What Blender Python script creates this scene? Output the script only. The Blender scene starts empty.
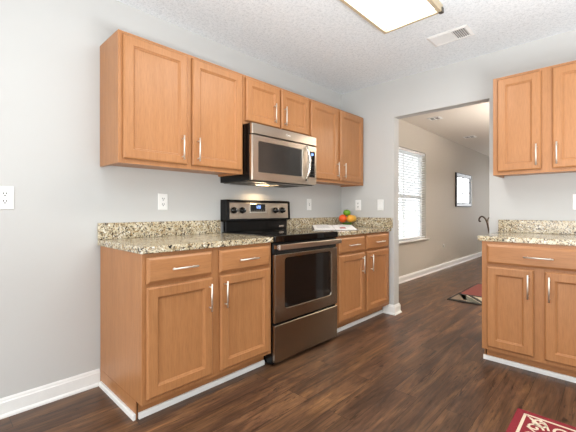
import bpy, bmesh, math, random
from mathutils import Vector, Matrix
random.seed(7)
SC = bpy.context.scene
COL = SC.collection
PI = math.pi

# ------------------------------------------------------------------ camera
CAM = (2.3594, -0.7563, 1.0955)
YAW = 0.7613
cd = bpy.data.cameras.new('camera')
cam = bpy.data.objects.new('camera', cd); COL.objects.link(cam)
cd.sensor_width = 36.0; cd.lens = 345.28 / 576 * 36
cd.shift_y = -5.89 / 576
cd.clip_start = 0.02
cam.location = CAM; cam.rotation_euler = (PI / 2, 0, YAW)
SC.camera = cam

# ------------------------------------------------------------------ world, exposure, light
SC.view_settings.view_transform = 'Standard'
SC.view_settings.look = 'None'
SC.view_settings.gamma = 1.0
SC.view_settings.use_curve_mapping = False
SC.view_settings.exposure = 0.1
w = bpy.data.worlds.new('world'); SC.world = w; w.use_nodes = True
w.node_tree.nodes['Background'].inputs[0].default_value = (0.93, 0.97, 1.0, 1)
w.node_tree.nodes['Background'].inputs[1].default_value = 2.6

def area(name, loc, rot, sx, sy, power, color=(1, 1, 1)):
    l = bpy.data.lights.new(name, 'AREA'); l.shape = 'RECTANGLE'; l.size = sx; l.size_y = sy
    l.energy = power; l.color = color
    o = bpy.data.objects.new(name, l); COL.objects.link(o); o.location = loc; o.rotation_euler = rot
    return o
# added fill lights set in closed wall recesses behind and beside the camera
area('rear_fill', (2.0, -3.22, 0.95), (PI / 2, 0, 0), 2.6, 1.7, 95, (1.0, 0.99, 0.97))
area('side_fill', (4.615, -0.6, 1.35), (PI / 2, 0, PI / 2), 2.2, 1.9, 6, (1.0, 0.99, 0.97))
# daylight through the dining room's end windows
area('daylight_end', (0.95, 9.78, 1.3), (-PI / 2, 0, 0), 1.1, 1.5, 18, (0.97, 0.98, 1.0))
# fluorescent tubes of the kitchen fixture
# added upward fill light, out of view beside the camera, to brighten the ceiling
area('ceiling_fill', (3.0, -0.1, 0.7), (PI, 0, 0), 1.0, 2.2, 122, (0.945, 0.982, 1.0))
area('fixture_light', (1.318, 0.985, 2.415), (0, 0, 0), 0.34, 1.12, 12, (1.0, 0.97, 0.92))
# warm lamp of the dining room
area('dining_lamp_light', (2.5, 4.6, 1.75), (PI, 0, 0), 0.9, 0.9, 135, (1.0, 0.91, 0.83))
area('dining_lamp_down', (2.5, 4.6, 1.60), (0, 0, 0), 0.5, 0.5, 6, (1.0, 0.84, 0.68))

# ------------------------------------------------------------------ material helpers
def lin(c):
    out = []
    for v in c[:3]:
        v /= 255.0
        out.append(v / 12.92 if v <= 0.04045 else ((v + 0.055) / 1.055) ** 2.4)
    return (*out, 1)
class NT:
    def __init__(s, name):
        s.m = bpy.data.materials.new(name); s.m.use_nodes = True
        s.t = s.m.node_tree; s.n = s.t.nodes; s.l = s.t.links
        s.b = s.n['Principled BSDF']
    def add(s, typ, **kw):
        nd = s.n.new(typ)
        for k, v in kw.items(): setattr(nd, k, v)
        return nd
    def link(s, a, b): s.l.new(a, b)
    def coords(s, scale=(1, 1, 1), rot=(0, 0, 0), out='Object'):
        tc = s.add('ShaderNodeTexCoord'); mp = s.add('ShaderNodeMapping')
        mp.inputs['Scale'].default_value = scale; mp.inputs['Rotation'].default_value = rot
        s.link(tc.outputs[out], mp.inputs['Vector']); return mp.outputs['Vector']
    def noise(s, vec, scale, detail=4, rough=0.55, dist=0):
        nd = s.add('ShaderNodeTexNoise'); nd.inputs['Scale'].default_value = scale
        nd.inputs['Detail'].default_value = detail; nd.inputs['Roughness'].default_value = rough
        nd.inputs['Distortion'].default_value = dist
        s.link(vec, nd.inputs['Vector']); return nd.outputs['Fac']
    def ramp(s, fac, stops, interp='LINEAR'):
        r = s.add('ShaderNodeValToRGB'); r.color_ramp.interpolation = interp
        el = r.color_ramp.elements
        while len(el) < len(stops): el.new(0.5)
        for e, (p, c) in zip(el, stops): e.position = p; e.color = c
        s.link(fac, r.inputs[0]); return r.outputs[0]
    def mix(s, fac, a, b, mode='MIX'):
        m = s.add('ShaderNodeMix', data_type='RGBA', blend_type=mode)
        if isinstance(fac, (int, float)): m.inputs[0].default_value = fac
        else: s.link(fac, m.inputs[0])
        for i, v in ((6, a), (7, b)):
            if isinstance(v, tuple): m.inputs[i].default_value = v
            else: s.link(v, m.inputs[i])
        return m.outputs[2]
    def bump(s, h, strength, dist=0.002):
        b = s.add('ShaderNodeBump'); b.inputs['Strength'].default_value = strength
        b.inputs['Distance'].default_value = dist
        s.link(h, b.inputs['Height']); s.link(b.outputs[0], s.b.inputs['Normal'])
    def set(s, **kw):
        for k, v in kw.items(): s.b.inputs[k.replace('_', ' ')].default_value = v
        return s
G = lambda v: (v, v, v, 1)

def plain(name, rgb, rough=0.5, metal=0.0, var=0.04, scale=30, spec=None):
    t = NT(name); c = lin(rgb)
    v = t.coords()
    f = t.noise(v, scale)
    a = tuple(x * (1 - var) for x in c[:3]) + (1,); b = tuple(min(1, x * (1 + var)) for x in c[:3]) + (1,)
    t.link(t.ramp(f, [(0.3, a), (0.7, b)]), t.b.inputs['Base Color'])
    t.set(Roughness=rough, Metallic=metal)
    if spec is not None: t.b.inputs['Specular IOR Level'].default_value = spec
    return t.m
def emis(name, rgb, strength):
    t = NT(name); t.b.inputs['Base Color'].default_value = lin(rgb)
    t.b.inputs['Emission Color'].default_value = lin(rgb); t.b.inputs['Emission Strength'].default_value = strength
    return t.m
def paint(name, rgb, bump=0.12, rough=0.6, scale=140):
    t = NT(name); c = lin(rgb); v = t.coords()
    f = t.noise(v, 1.3, 3)
    a = tuple(x * 0.985 for x in c[:3]) + (1,)
    t.link(t.ramp(f, [(0.3, a), (0.7, c)]), t.b.inputs['Base Color'])
    t.set(Roughness=rough); t.b.inputs['Specular IOR Level'].default_value = 0.3
    t.bump(t.noise(v, scale, 3), bump, 0.001)
    return t.m
def wood(name, axis):
    """honey maple; grain stretched along axis (0 x, 1 y, 2 z)"""
    t = NT(name)
    sc = [30.0, 30.0, 30.0]; sc[axis] = 2.2
    v = t.coords(tuple(sc))
    g = t.noise(v, 1.0, 6, 0.6, 0.6)
    sc2 = [160.0] * 3; sc2[axis] = 14
    v2 = t.coords(tuple(sc2)); g2 = t.noise(v2, 1.0, 3, 0.6)
    sc3 = [3.2] * 3; sc3[axis] = 1.6
    v3 = t.coords(tuple(sc3)); blot = t.noise(v3, 1.0, 3)
    base = t.ramp(g, [(0.28, lin((173, 118, 73))), (0.5, lin((178, 123, 78))), (0.75, lin((183, 129, 84)))])
    fine = t.ramp(g2, [(0.3, G(0.86)), (0.6, G(1.0))])
    c = t.mix(1.0, base, fine, 'MULTIPLY')
    c = t.mix(1.0, c, t.ramp(blot, [(0.3, G(0.93)), (0.7, G(1.04))]), 'MULTIPLY')
    t.link(c, t.b.inputs['Base Color'])
    t.set(Roughness=0.36); t.b.inputs['Specular IOR Level'].default_value = 0.4
    t.bump(g2, 0.05, 0.0006)
    return t.m
def granite():
    t = NT('speckled_granite'); v = t.coords()
    def vor(scale, rnd=1.0):
        nd = t.add('ShaderNodeTexVoronoi'); nd.inputs['Scale'].default_value = scale
        wv = t.add('ShaderNodeTexNoise'); wv.inputs['Scale'].default_value = scale * 0.8
        t.link(v, wv.inputs['Vector'])
        mx = t.mix(0.025, (0, 0, 0, 1), wv.outputs['Color'])
        ad = t.add('ShaderNodeVectorMath', operation='ADD'); t.link(v, ad.inputs[0]); t.link(mx, ad.inputs[1])
        t.link(ad.outputs[0], nd.inputs['Vector'])
        sp = t.add('ShaderNodeSeparateColor'); t.link(nd.outputs['Color'], sp.inputs[0]); return sp.outputs[0], sp.outputs[1]
    n = t.noise(v, 14, 4)
    base = t.ramp(n, [(0.35, lin((190, 176, 146))), (0.55, lin((212, 201, 174))), (0.72, lin((224, 217, 200)))])
    a1, a2 = vor(125)
    c = t.mix(t.ramp(a1, [(0.70, G(0)), (0.72, G(1))], 'CONSTANT'), base, t.ramp(a2, [(0.0, lin((150, 122, 84))), (0.5, lin((178, 152, 112))), (1.0, lin((120, 104, 82)))]))
    b1, b2 = vor(165)
    c = t.mix(t.ramp(b1, [(0.83, G(0)), (0.84, G(1))], 'CONSTANT'), c, t.ramp(b2, [(0.0, lin((30, 26, 24))), (0.6, lin((66, 52, 42))), (1.0, lin((96, 84, 72)))]))
    d1, d2 = vor(118)
    c = t.mix(t.ramp(d1, [(0.90, G(0)), (0.905, G(1))], 'CONSTANT'), c, t.ramp(d2, [(0.0, lin((36, 31, 28))), (0.5, lin((58, 46, 38))), (0.7, lin((236, 232, 220)))], 'CONSTANT'))
    t.link(c, t.b.inputs['Base Color']); t.set(Roughness=0.14)
    return t.m
def plank_floor():
    t = NT('dark_wood_planks')
    tc = t.add('ShaderNodeTexCoord')
    sp = t.add('ShaderNodeSeparateXYZ'); t.link(tc.outputs['Object'], sp.inputs[0])
    cb = t.add('ShaderNodeCombineXYZ'); t.link(sp.outputs[1], cb.inputs[0]); t.link(sp.outputs[0], cb.inputs[1])
    br = t.add('ShaderNodeTexBrick'); br.offset = 0.37; br.offset_frequency = 2
    t.link(cb.outputs[0], br.inputs['Vector'])
    for k, val in (('Scale', 1.0), ('Mortar Size', 0.0011), ('Mortar Smooth', 0.3), ('Bias', 0.0), ('Brick Width', 1.22), ('Row Height', 0.152)):
        br.inputs[k].default_value = val
    br.inputs['Color1'].default_value = G(0.0); br.inputs['Color2'].default_value = G(1.0); br.inputs['Mortar'].default_value = G(0.5)
    # shift the grain per plank so that it breaks at the seams
    ml = t.add('ShaderNodeVectorMath', operation='SCALE'); ml.inputs[3].default_value = 7.3
    t.link(br.outputs['Color'], ml.inputs[0])
    ad = t.add('ShaderNodeVectorMath', operation='ADD'); t.link(tc.outputs['Object'], ad.inputs[0]); t.link(ml.outputs[0], ad.inputs[1])
    def st(sx, sy):
        mp = t.add('ShaderNodeMapping'); mp.inputs['Scale'].default_value = (sx, sy, 1); t.link(ad.outputs[0], mp.inputs['Vector']); return mp.outputs['Vector']
    big = t.noise(st(7, 1.1), 1.0, 5, 0.65, 1.2)
    grain = t.noise(st(60, 2.6), 1.0, 5, 0.65, 0.4)
    fine = t.noise(st(210, 9), 1.0, 3, 0.6)
    knot = t.noise(st(24, 3.2), 1.0, 6, 0.75, 1.2)
    fis = t.noise(st(48, 2.6), 1.0, 6, 0.78, 0.7)
    patch = t.noise(st(3.0, 2.0), 1.0, 3)
    c = t.ramp(big, [(0.28, lin((66, 46, 34))), (0.46, lin((95, 67, 49))), (0.60, lin((122, 87, 60))), (0.76, lin((170, 122, 79)))])
    tone = t.ramp(br.outputs['Color'], [(0.0, G(0.72)), (1.0, G(1.12))])
    c = t.mix(1.0, c, tone, 'MULTIPLY')
    c = t.mix(1.0, c, t.ramp(grain, [(0.30, G(0.42)), (0.50, G(0.98)), (0.72, G(1.30))]), 'MULTIPLY')
    c = t.mix(1.0, c, t.ramp(fine, [(0.3, G(0.8)), (0.6, G(1.05))]), 'MULTIPLY')
    c = t.mix(1.0, c, t.ramp(patch, [(0.3, G(0.85)), (0.7, G(1.12))]), 'MULTIPLY')
    c = t.mix(t.ramp(knot, [(0.60, G(0)), (0.66, G(0.9))]), c, lin((38, 25, 18)))
    c = t.mix(t.ramp(fis, [(0.575, G(0)), (0.625, G(0.85))]), c, lin((40, 26, 18)))
    c = t.mix(br.outputs['Fac'], c, lin((34, 24, 18)))
    t.link(c, t.b.inputs['Base Color'])
    rr = t.ramp(grain, [(0.3, G(0.30)), (0.7, G(0.44))]); t.link(rr, t.b.inputs['Roughness'])
    t.b.inputs['Specular IOR Level'].default_value = 0.42
    t.bump(grain, 0.18, 0.0012)
    return t.m
def steel(name, rgb, axis, rough=0.3):
    t = NT(name)
    sc = [260.0] * 3; sc[axis] = 2.0
    f = t.noise(t.coords(tuple(sc)), 1.0, 2)
    c = lin(rgb)
    t.link(t.ramp(f, [(0.3, tuple(x * 0.97 for x in c[:3]) + (1,)), (0.7, c)]), t.b.inputs['Base Color'])
    t.link(t.ramp(f, [(0.3, G(rough - 0.012)), (0.7, G(rough + 0.012))]), t.b.inputs['Roughness'])
    t.set(Metallic=1.0)
    return t.m
def popcorn():
    t = NT('textured_ceiling'); v = t.coords()
    f = t.noise(v, 48, 4, 0.7); f2 = t.noise(v, 110, 3, 0.7)
    m = t.mix(0.5, f, f2)
    t.link(t.ramp(m, [(0.36, lin((213, 219, 223))), (0.5, lin((236, 242, 246))), (0.62, lin((246, 250, 253)))]), t.b.inputs['Base Color'])
    t.set(Roughness=0.9); t.bump(m, 0.55, 0.006)
    return t.m

M = {}
M['wall'] = paint('grey_wall_paint', (201, 201, 199))
M['tan'] = paint('tan_wall_paint', (193, 187, 177))
M['ceil'] = popcorn()
M['ceil2'] = paint('plain_ceiling_paint', (228, 222, 212), 0.25, 0.8, 80)
M['floor'] = plank_floor()
M['white'] = plain('white_trim_paint', (238, 238, 236), 0.35, var=0.015)
M['plate'] = plain('white_plastic', (240, 240, 238), 0.3, var=0.01)
M['slot'] = plain('dark_slot', (34, 32, 31), 0.5)
M['wz'] = wood('maple_upright_grain', 2)
M['wx'] = wood('maple_grain_along_x', 0)
M['wy'] = wood('maple_grain_along_y', 1)
M['granite'] = granite()
M['nickel'] = steel('brushed_nickel', (244, 240, 232), 2, 0.5)
M['steel'] = steel('stainless_steel', (192, 182, 170), 1, 0.29)
M['range_steel'] = steel('range_stainless_steel', (168, 157, 143), 1, 0.24)
M['steel_bright'] = steel('polished_steel', (225, 220, 212), 1, 0.2)
M['black'] = plain('black_enamel', (12, 12, 13), 0.22, var=0.1, spec=0.3)
M['matte_black'] = plain('matte_black', (16, 16, 16), 0.55, var=0.1)
M['glass_black'] = plain('black_ceramic_glass', (8, 8, 9), 0.05, var=0.05)
M['oven_glass'] = plain('dark_oven_glass', (24, 20, 18), 0.06, var=0.15, scale=6)
M['micro_glass'] = plain('dark_microwave_glass', (52, 50, 48), 0.09, var=0.12, scale=6)
M['grey_metal'] = plain('grey_vent_metal', (108, 104, 98), 0.35, 0.7)
M['ring'] = plain('burner_ring_print', (70, 70, 72), 0.15)
M['display'] = emis('lit_blue_digits', (150, 190, 255), 1.6)
M['lens'] = emis('cooktop_lamp_lens', (255, 214, 150), 6.0)
M['diffuser'] = emis('fluorescent_diffuser', (255, 250, 240), 3.0)
M['brass'] = plain('beige_fixture_frame', (205, 188, 158), 0.4, 0.2)
M['vent_dark'] = plain('vent_shadow_metal', (140, 140, 142), 0.6)
M['iron'] = plain('dark_wrought_iron', (84, 68, 52), 0.45, 0.5)
M['frame_dark'] = plain('dark_mirror_frame', (30, 24, 22), 0.3)
M['mirror'] = NT('mirror_glass').set(Metallic=1.0, Roughness=0.02, Base_Color=(0.62, 0.63, 0.64, 1)).m
M['red'] = plain('dark_red_wool', (136, 34, 44), 0.95, var=0.25, scale=260)
M['cream'] = plain('cream_wool', (222, 205, 180), 0.95, var=0.12, scale=260)
M['far_red'] = plain('faded_red_wool', (122, 62, 56), 0.95, var=0.25, scale=120)
M['far_cream'] = plain('beige_wool', (200, 190, 168), 0.95, var=0.25, scale=60)
M['far_black'] = plain('charcoal_wool', (46, 42, 40), 0.95, var=0.2, scale=120)
M['far_tan'] = plain('brown_grey_wool', (128, 112, 96), 0.95, var=0.2, scale=120)
M['far_green'] = plain('grey_green_wool', (96, 98, 88), 0.95, var=0.2, scale=120)
M['paper'] = plain('white_paper', (240, 238, 236), 0.6, var=0.02)
M['ink'] = plain('dark_print', (70, 66, 70), 0.6)
M['text'] = plain('pale_grey_print', (190, 188, 188), 0.6)
M['red_ink'] = plain('red_print', (170, 40, 50), 0.6)
M['orange'] = plain('orange_peel', (240, 98, 40), 0.45, var=0.12, scale=40)
M['amber'] = plain('amber_peel', (240, 172, 60), 0.45, var=0.12, scale=30)
M['yellow'] = plain('golden_peel', (226, 178, 74), 0.45, var=0.15, scale=30)
M['apple'] = plain('green_apple_skin', (106, 156, 30), 0.35, var=0.15, scale=24)
M['stemb'] = plain('brown_stem', (80, 56, 34), 0.7)
M['bowl'] = plain('green_glazed_ceramic', (72, 112, 40), 0.2, var=0.1)
M['vinyl'] = plain('white_window_vinyl', (236, 238, 240), 0.35, var=0.01)
t = NT('white_blind_slat'); t.set(Base_Color=lin((244, 244, 242)), Roughness=0.5)
t.b.inputs['Transmission Weight'].default_value = 0.0
tr = t.add('ShaderNodeBsdfTranslucent'); tr.inputs[0].default_value = lin((240, 242, 244))
mx = t.add('ShaderNodeMixShader'); mx.inputs[0].default_value = 0.4
t.link(t.b.outputs[0], mx.inputs[1]); t.link(tr.outputs[0], mx.inputs[2])
t.link(mx.outputs[0], t.n['Material Output'].inputs[0]); M['slat'] = t.m
t = NT('clear_window_glass'); tb = t.add('ShaderNodeBsdfTransparent'); gb = t.add('ShaderNodeBsdfGlossy'); gb.inputs['Roughness'].default_value = 0.02
mx = t.add('ShaderNodeMixShader'); mx.inputs[0].default_value = 0.06
t.link(tb.outputs[0], mx.inputs[1]); t.link(gb.outputs[0], mx.inputs[2]); t.link(mx.outputs[0], t.n['Material Output'].inputs[0]); M['glass'] = t.m
M['lawn'] = plain('pale_winter_lawn', (205, 205, 198), 0.95, var=0.2, scale=3)
M['siding'] = plain('pale_siding', (205, 205, 205), 0.8, var=0.03)
M['roof'] = plain('grey_shingles', (130, 126, 124), 0.9, var=0.15)
M['bark'] = plain('pale_grey_bark', (214, 212, 210), 0.95, var=0.2)
M['pane'] = plain('house_window_pane', (90, 98, 110), 0.1)

# ------------------------------------------------------------------ mesh helpers
def thing(name, label, cat, loc=(0, 0, 0), group=None):
    o = bpy.data.objects.new(name, None); COL.objects.link(o); o.location = loc
    o.empty_display_size = 0.05
    o['label'] = label; o['category'] = cat
    if group: o['group'] = group
    return o
def tag(o, label, cat, group=None):
    o['label'] = label; o['category'] = cat
    if group: o['group'] = group
    return o
def root_of(o):
    v = Vector((0, 0, 0))
    while o: v += o.location; o = o.parent
    return v
class MB:
    """collects shapes in world coordinates; build() links them as one mesh object"""
    def __init__(s, f=None): s.bm = bmesh.new(); s.f = f or (lambda a, b, c: (a, b, c))
    def pt(s, p): return Vector(s.f(*p))
    def box(s, a0, a1, b0, b1, c0, c1, bev=0.0, mi=0, seg=1):
        V = [s.bm.verts.new(s.pt((x, y, z))) for x in (a0, a1) for y in (b0, b1) for z in (c0, c1)]
        fs = []
        for q in ((0, 1, 3, 2), (4, 6, 7, 5), (0, 4, 5, 1), (2, 3, 7, 6), (0, 2, 6, 4), (1, 5, 7, 3)):
            f = s.bm.faces.new([V[i] for i in q]); f.material_index = mi; fs.append(f)
        bmesh.ops.recalc_face_normals(s.bm, faces=fs)
        if bev > 0:
            ed = list({e for f in fs for e in f.edges})
            r = bmesh.ops.bevel(s.bm, geom=ed, offset=bev, segments=seg, profile=0.5, affect='EDGES')
            for f in r['faces']: f.material_index = mi
        return s
    def prism(s, pts, ext, mi=0):
        """pts: list of local 3-D points (a closed outline); ext: local offset vector"""
        A = [s.bm.verts.new(s.pt(p)) for p in pts]
        B = [s.bm.verts.new(s.pt((p[0] + ext[0], p[1] + ext[1], p[2] + ext[2]))) for p in pts]
        n = len(pts); fs = [s.bm.faces.new(A), s.bm.faces.new(B[::-1])]
        for i in range(n): fs.append(s.bm.faces.new((A[i], B[i], B[(i + 1) % n], A[(i + 1) % n])))
        for f in fs: f.material_index = mi
        bmesh.ops.recalc_face_normals(s.bm, faces=fs); return s
    def rings(s, loops, cap0=True, cap1=True, closed=False, mi=0, smooth=False):
        R = [[s.bm.verts.new(s.pt(p)) for p in lp] for lp in loops]
        fs = []; n = len(loops[0]); m = len(loops)
        for i in range(m if closed else m - 1):
            a, b = R[i], R[(i + 1) % m]
            for j in range(n): fs.append(s.bm.faces.new((a[j], a[(j + 1) % n], b[(j + 1) % n], b[j])))
        for f in fs: f.smooth = smooth
        if not closed:
            if cap0: fs.append(s.bm.faces.new(R[0]))
            if cap1: fs.append(s.bm.faces.new(R[-1][::-1]))
        for f in fs: f.material_index = mi
        bmesh.ops.recalc_face_normals(s.bm, faces=fs); return s
    def tube(s, path, r, n=10, mi=0, flat=1.0):
        P = [s.pt(p) for p in path]; loops = []
        up = Vector((0.13, 0.21, 0.97)).normalized()
        for i, p in enumerate(P):
            d = (P[min(i + 1, len(P) - 1)] - P[max(i - 1, 0)]).normalized()
            a = d.cross(up)
            if a.length < 1e-3: a = d.cross(Vector((1, 0, 0)))
            a.normalize(); b = d.cross(a).normalized()
            rr = r[i] if isinstance(r, (list, tuple)) else r
            loops.append([p + a * math.cos(2 * PI * k / n) * rr + b * math.sin(2 * PI * k / n) * rr * flat for k in range(n)])
        f = s.f; s.f = lambda a, b, c: (a, b, c)
        s.rings(loops, mi=mi, smooth=True); s.f = f; return s
    def lathe(s, c, prof, n=28, axis=2, mi=0, cap0=True, cap1=True):
        """prof: list of (radius, height) along the axis"""
        loops = []
        for r, h in prof:
            lp = []
            for k in range(n):
                x, y = r * math.cos(2 * PI * k / n), r * math.sin(2 * PI * k / n)
                o = [0, 0, 0]; o[axis] = h; o[(axis + 1) % 3] = x; o[(axis + 2) % 3] = y
                lp.append((c[0] + o[0], c[1] + o[1], c[2] + o[2]))
            loops.append(lp)
        return s.rings(loops, cap0, cap1, mi=mi, smooth=True)
    def build(s, name, mats, parent=None, structure=False, smooth_angle=None):
        me = bpy.data.meshes.new(name)
        off = root_of(parent) if parent else Vector((0, 0, 0))
        if off.length: bmesh.ops.translate(s.bm, verts=s.bm.verts, vec=-off)
        s.bm.to_mesh(me); s.bm.free()
        for m in (mats if isinstance(mats, (list, tuple)) else [mats]): me.materials.append(m)
        o = bpy.data.objects.new(name, me); COL.objects.link(o)
        if parent: o.parent = parent
        if structure: o['kind'] = 'structure'
        return o
LY = 2.633          # front face of the wall with the opening
H = 2.461           # ceiling
FL = lambda u, d, z: (d, u, z)            # run on the left wall:   u along +y, d out from the wall
FR = lambda u, d, z: (u, LY - d, z)       # run on the wall with the opening: u along +x

# ------------------------------------------------------------------ structure
MB().box(-0.0, 4.6, -3.3, 9.75, -0.06, 0).build('floor', M['floor'], structure=True)
MB().box(-0.14, 4.74, -3.4, LY + 0.05, H, H + 0.08).build('ceiling', M['ceil'], structure=True)
MB().box(-0.14, 4.74, LY + 0.051, 9.85, H, H + 0.08).build('ceiling_dining', M['ceil2'], structure=True)
MB().box(-0.14, 0, -3.3, LY + 0.05, 0, H).build('wall_left', M['wall'], structure=True)
# dining room's left wall with its window recess
WY0, WY1, WZ0, WZ1 = 3.93, 5.13, 0.600, 2.055
m = MB(); Y0 = LY + 0.051
m.box(-0.14, 0, Y0, WY0, 0, H); m.box(-0.14, 0, WY1, 9.75, 0, H)
m.box(-0.14, 0, WY0, WY1, 0, WZ0); m.box(-0.14, 0, WY0, WY1, WZ1, H)
m.build('wall_dining_left', M['tan'], structure=True)
# wall with the opening
XJ, XR, HO, TW = 0.665, 1.5534, 2.071, 0.109
m = MB(); m.box(0.001, XJ, LY, LY + TW, 0, H); m.box(XR, 4.6, LY, LY + TW, 0, H); m.box(XJ, XR, LY, LY + TW, HO, H)
m.build('wall_back', M['wall'], structure=True)
# the walls behind the camera, with unglazed, closed recesses added for the fill lights
m = MB(); m.box(0, 0.8, -3.3, -3.2, 0, H); m.box(3.6, 4.6, -3.3, -3.2, 0, H); m.box(0.8, 3.6, -3.3, -3.2, 0, 0.25); m.box(0.8, 3.6, -3.3, -3.2, 2.3, H)
m.box(0, 4.6, -3.40, -3.301, 0, H); m.build('wall_front', M['wall'], structure=True)
m = MB(); m.box(4.6, 4.7, -3.3, -1.8, 0, H); m.box(4.6, 4.7, 0.6, 9.75, 0, H); m.box(4.6, 4.7, -1.8, 0.6, 0, 0.3); m.box(4.6, 4.7, -1.8, 0.6, 2.3, H)
m.box(4.701, 4.74, -3.3, 9.75, 0, H); m.build('wall_right', M['wall'], structure=True)
# end wall of the dining room with a window that the mirror reflects
m = MB(); m.box(0, 0.4, 9.6, 9.75, 0, H); m.box(1.5, 4.6, 9.6, 9.75, 0, H); m.box(0.4, 1.5, 9.6, 9.75, 0, 0.5); m.box(0.4, 1.5, 9.6, 9.75, 2.06, H)
m.build('wall_end', M['tan'], structure=True)

def base_profile(h=0.100, t=0.014):
    return [(0, 0), (t + 0.010, 0), (t + 0.009, 0.010), (t + 0.004, 0.017), (t, 0.019), (t, h - 0.022), (t - 0.004, h - 0.016), (t - 0.005, h - 0.008), (0.005, h), (0, h)]
def base_run(m, f):
    """f(d, z, end) -> world point"""
    m.rings([[f(d, z, 0) for d, z in base_profile()], [f(d, z, 1) for d, z in base_profile()]])
m = MB(); base_run(m, lambda d, z, e: (0.001 + d, (-3.19, -0.002)[e], z)); m.build('baseboard_left', M['white'], structure=True)
m = MB(); base_run(m, lambda d, z, e: (0.001 + d, (LY + TW + 0.02, 9.59)[e], z)); m.build('baseboard_dining_left', M['white'], structure=True)
m = MB(); base_run(m, lambda d, z, e: ((0.03, 4.59)[e], 9.599 - d, z)); m.build('baseboard_end', M['white'], structure=True)
# baseboard wrapped around the end of the wall, both sides of the opening
pr = base_profile()
m = MB(); E = 0.001
m.rings([[(0.550, LY - E - d, z) for d, z in pr], [(XJ + E + d, LY - E - d, z) for d, z in pr], [(XJ + E + d, LY + TW + E + d, z) for d, z in pr], [(0.03, LY + TW + E + d, z) for d, z in pr]])
m.build('baseboard_back', M['white'], structure=True)
m = MB()
m.rings([[(1.640, LY - E - d, z) for d, z in pr], [(XR - E - d, LY - E - d, z) for d, z in pr], [(XR - E - d, LY + TW + E + d, z) for d, z in pr], [(4.5, LY + TW + E + d, z) for d, z in pr]])
m.build('baseboard_back', M['white'], structure=True)

# dining window: frame, sashes, panes, sill
m = MB(); fx0, fx1 = -0.125, -0.075
for y0, y1, z0, z1 in ((WY0, WY0 + 0.05, WZ0, WZ1), (WY1 - 0.05, WY1, WZ0, WZ1), (WY0 + 0.05, WY1 - 0.05, WZ0, WZ0 + 0.06), (WY0 + 0.05, WY1 - 0.05, WZ1 - 0.05, WZ1), (WY0 + 0.05, WY1 - 0.05, 1.29, 1.335)):
    m.box(fx0, fx1, y0 + 0.001, y1 - 0.001, z0 + 0.001, z1 - 0.001, 0.003)
win = m.build('window_1', M['vinyl'], structure=True)
MB().box(-0.102, -0.098, WY0 + 0.052, WY1 - 0.052, WZ0 + 0.062, 1.288).build('lower_pane', M['glass'], win)
MB().box(-0.102, -0.098, WY0 + 0.052, WY1 - 0.052, 1.337, WZ1 - 0.052).build('upper_pane', M['glass'], win)
m = MB(); m.box(-0.074, 0.0005, WY0 + 0.002, WY1 - 0.002, WZ0 - 0.002, WZ0 + 0.018, 0.004); m.box(0.001, 0.045, WY0 - 0.05, WY1 + 0.05, WZ0 - 0.002, WZ0 + 0.018, 0.004)
m.build('trim_1', M['white'], structure=True)
# blind
bl = thing('window_blind', 'white horizontal slat blind lowered in the dining room window, slats open', 'blind', (-0.035, 4.53, WZ1))
MB().box(-0.06, -0.012, WY0 + 0.012, WY1 - 0.012, WZ1 - 0.045, WZ1 - 0.002, 0.003).build('headrail', M['vinyl'], bl)
m = MB(); z = WZ1 - 0.075
while z > WZ0 + 0.075:
    ca, sa = math.cos(0.30), math.sin(0.30)
    pts = []
    for q in (-1, -0.33, 0.33, 1):
        a, b = q * 0.024, 0.003 * (1 - q * q)
        pts.append((-0.036 + a * ca, z + a * sa + b))
    m.rings([[(x, y, zz) for x, zz in pts] + [(x, y, zz - 0.0018) for x, zz in pts[::-1]] for y in (WY0 + 0.015, WY1 - 0.015)])
    z -= 0.0405
m.build('slats', M['slat'], bl)
MB().box(-0.058, -0.014, WY0 + 0.014, WY1 - 0.014, WZ0 + 0.035, WZ0 + 0.055, 0.004).build('bottom_rail', M['vinyl'], bl)
for y in (WY0 + 0.16, WY1 - 0.16):
    MB().box(-0.0115, -0.0095, y - 0.010, y + 0.010, WZ0 + 0.05, WZ1 - 0.045).build('ladder_tape', M['vinyl'], bl)
# end window grid
m = MB()
for x in (0.402, 0.60, 0.79, 0.98, 1.20, 1.46): m.box(x, x + 0.022, 9.64, 9.70, 0.502, 2.058, 0.003)
for z in (0.502, 0.85, 1.22, 1.55, 1.85, 2.02): m.box(0.424, 1.46, 9.645, 9.695, z, z + 0.022, 0.003)
m.build('window_2', M['vinyl'], structure=True)

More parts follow.
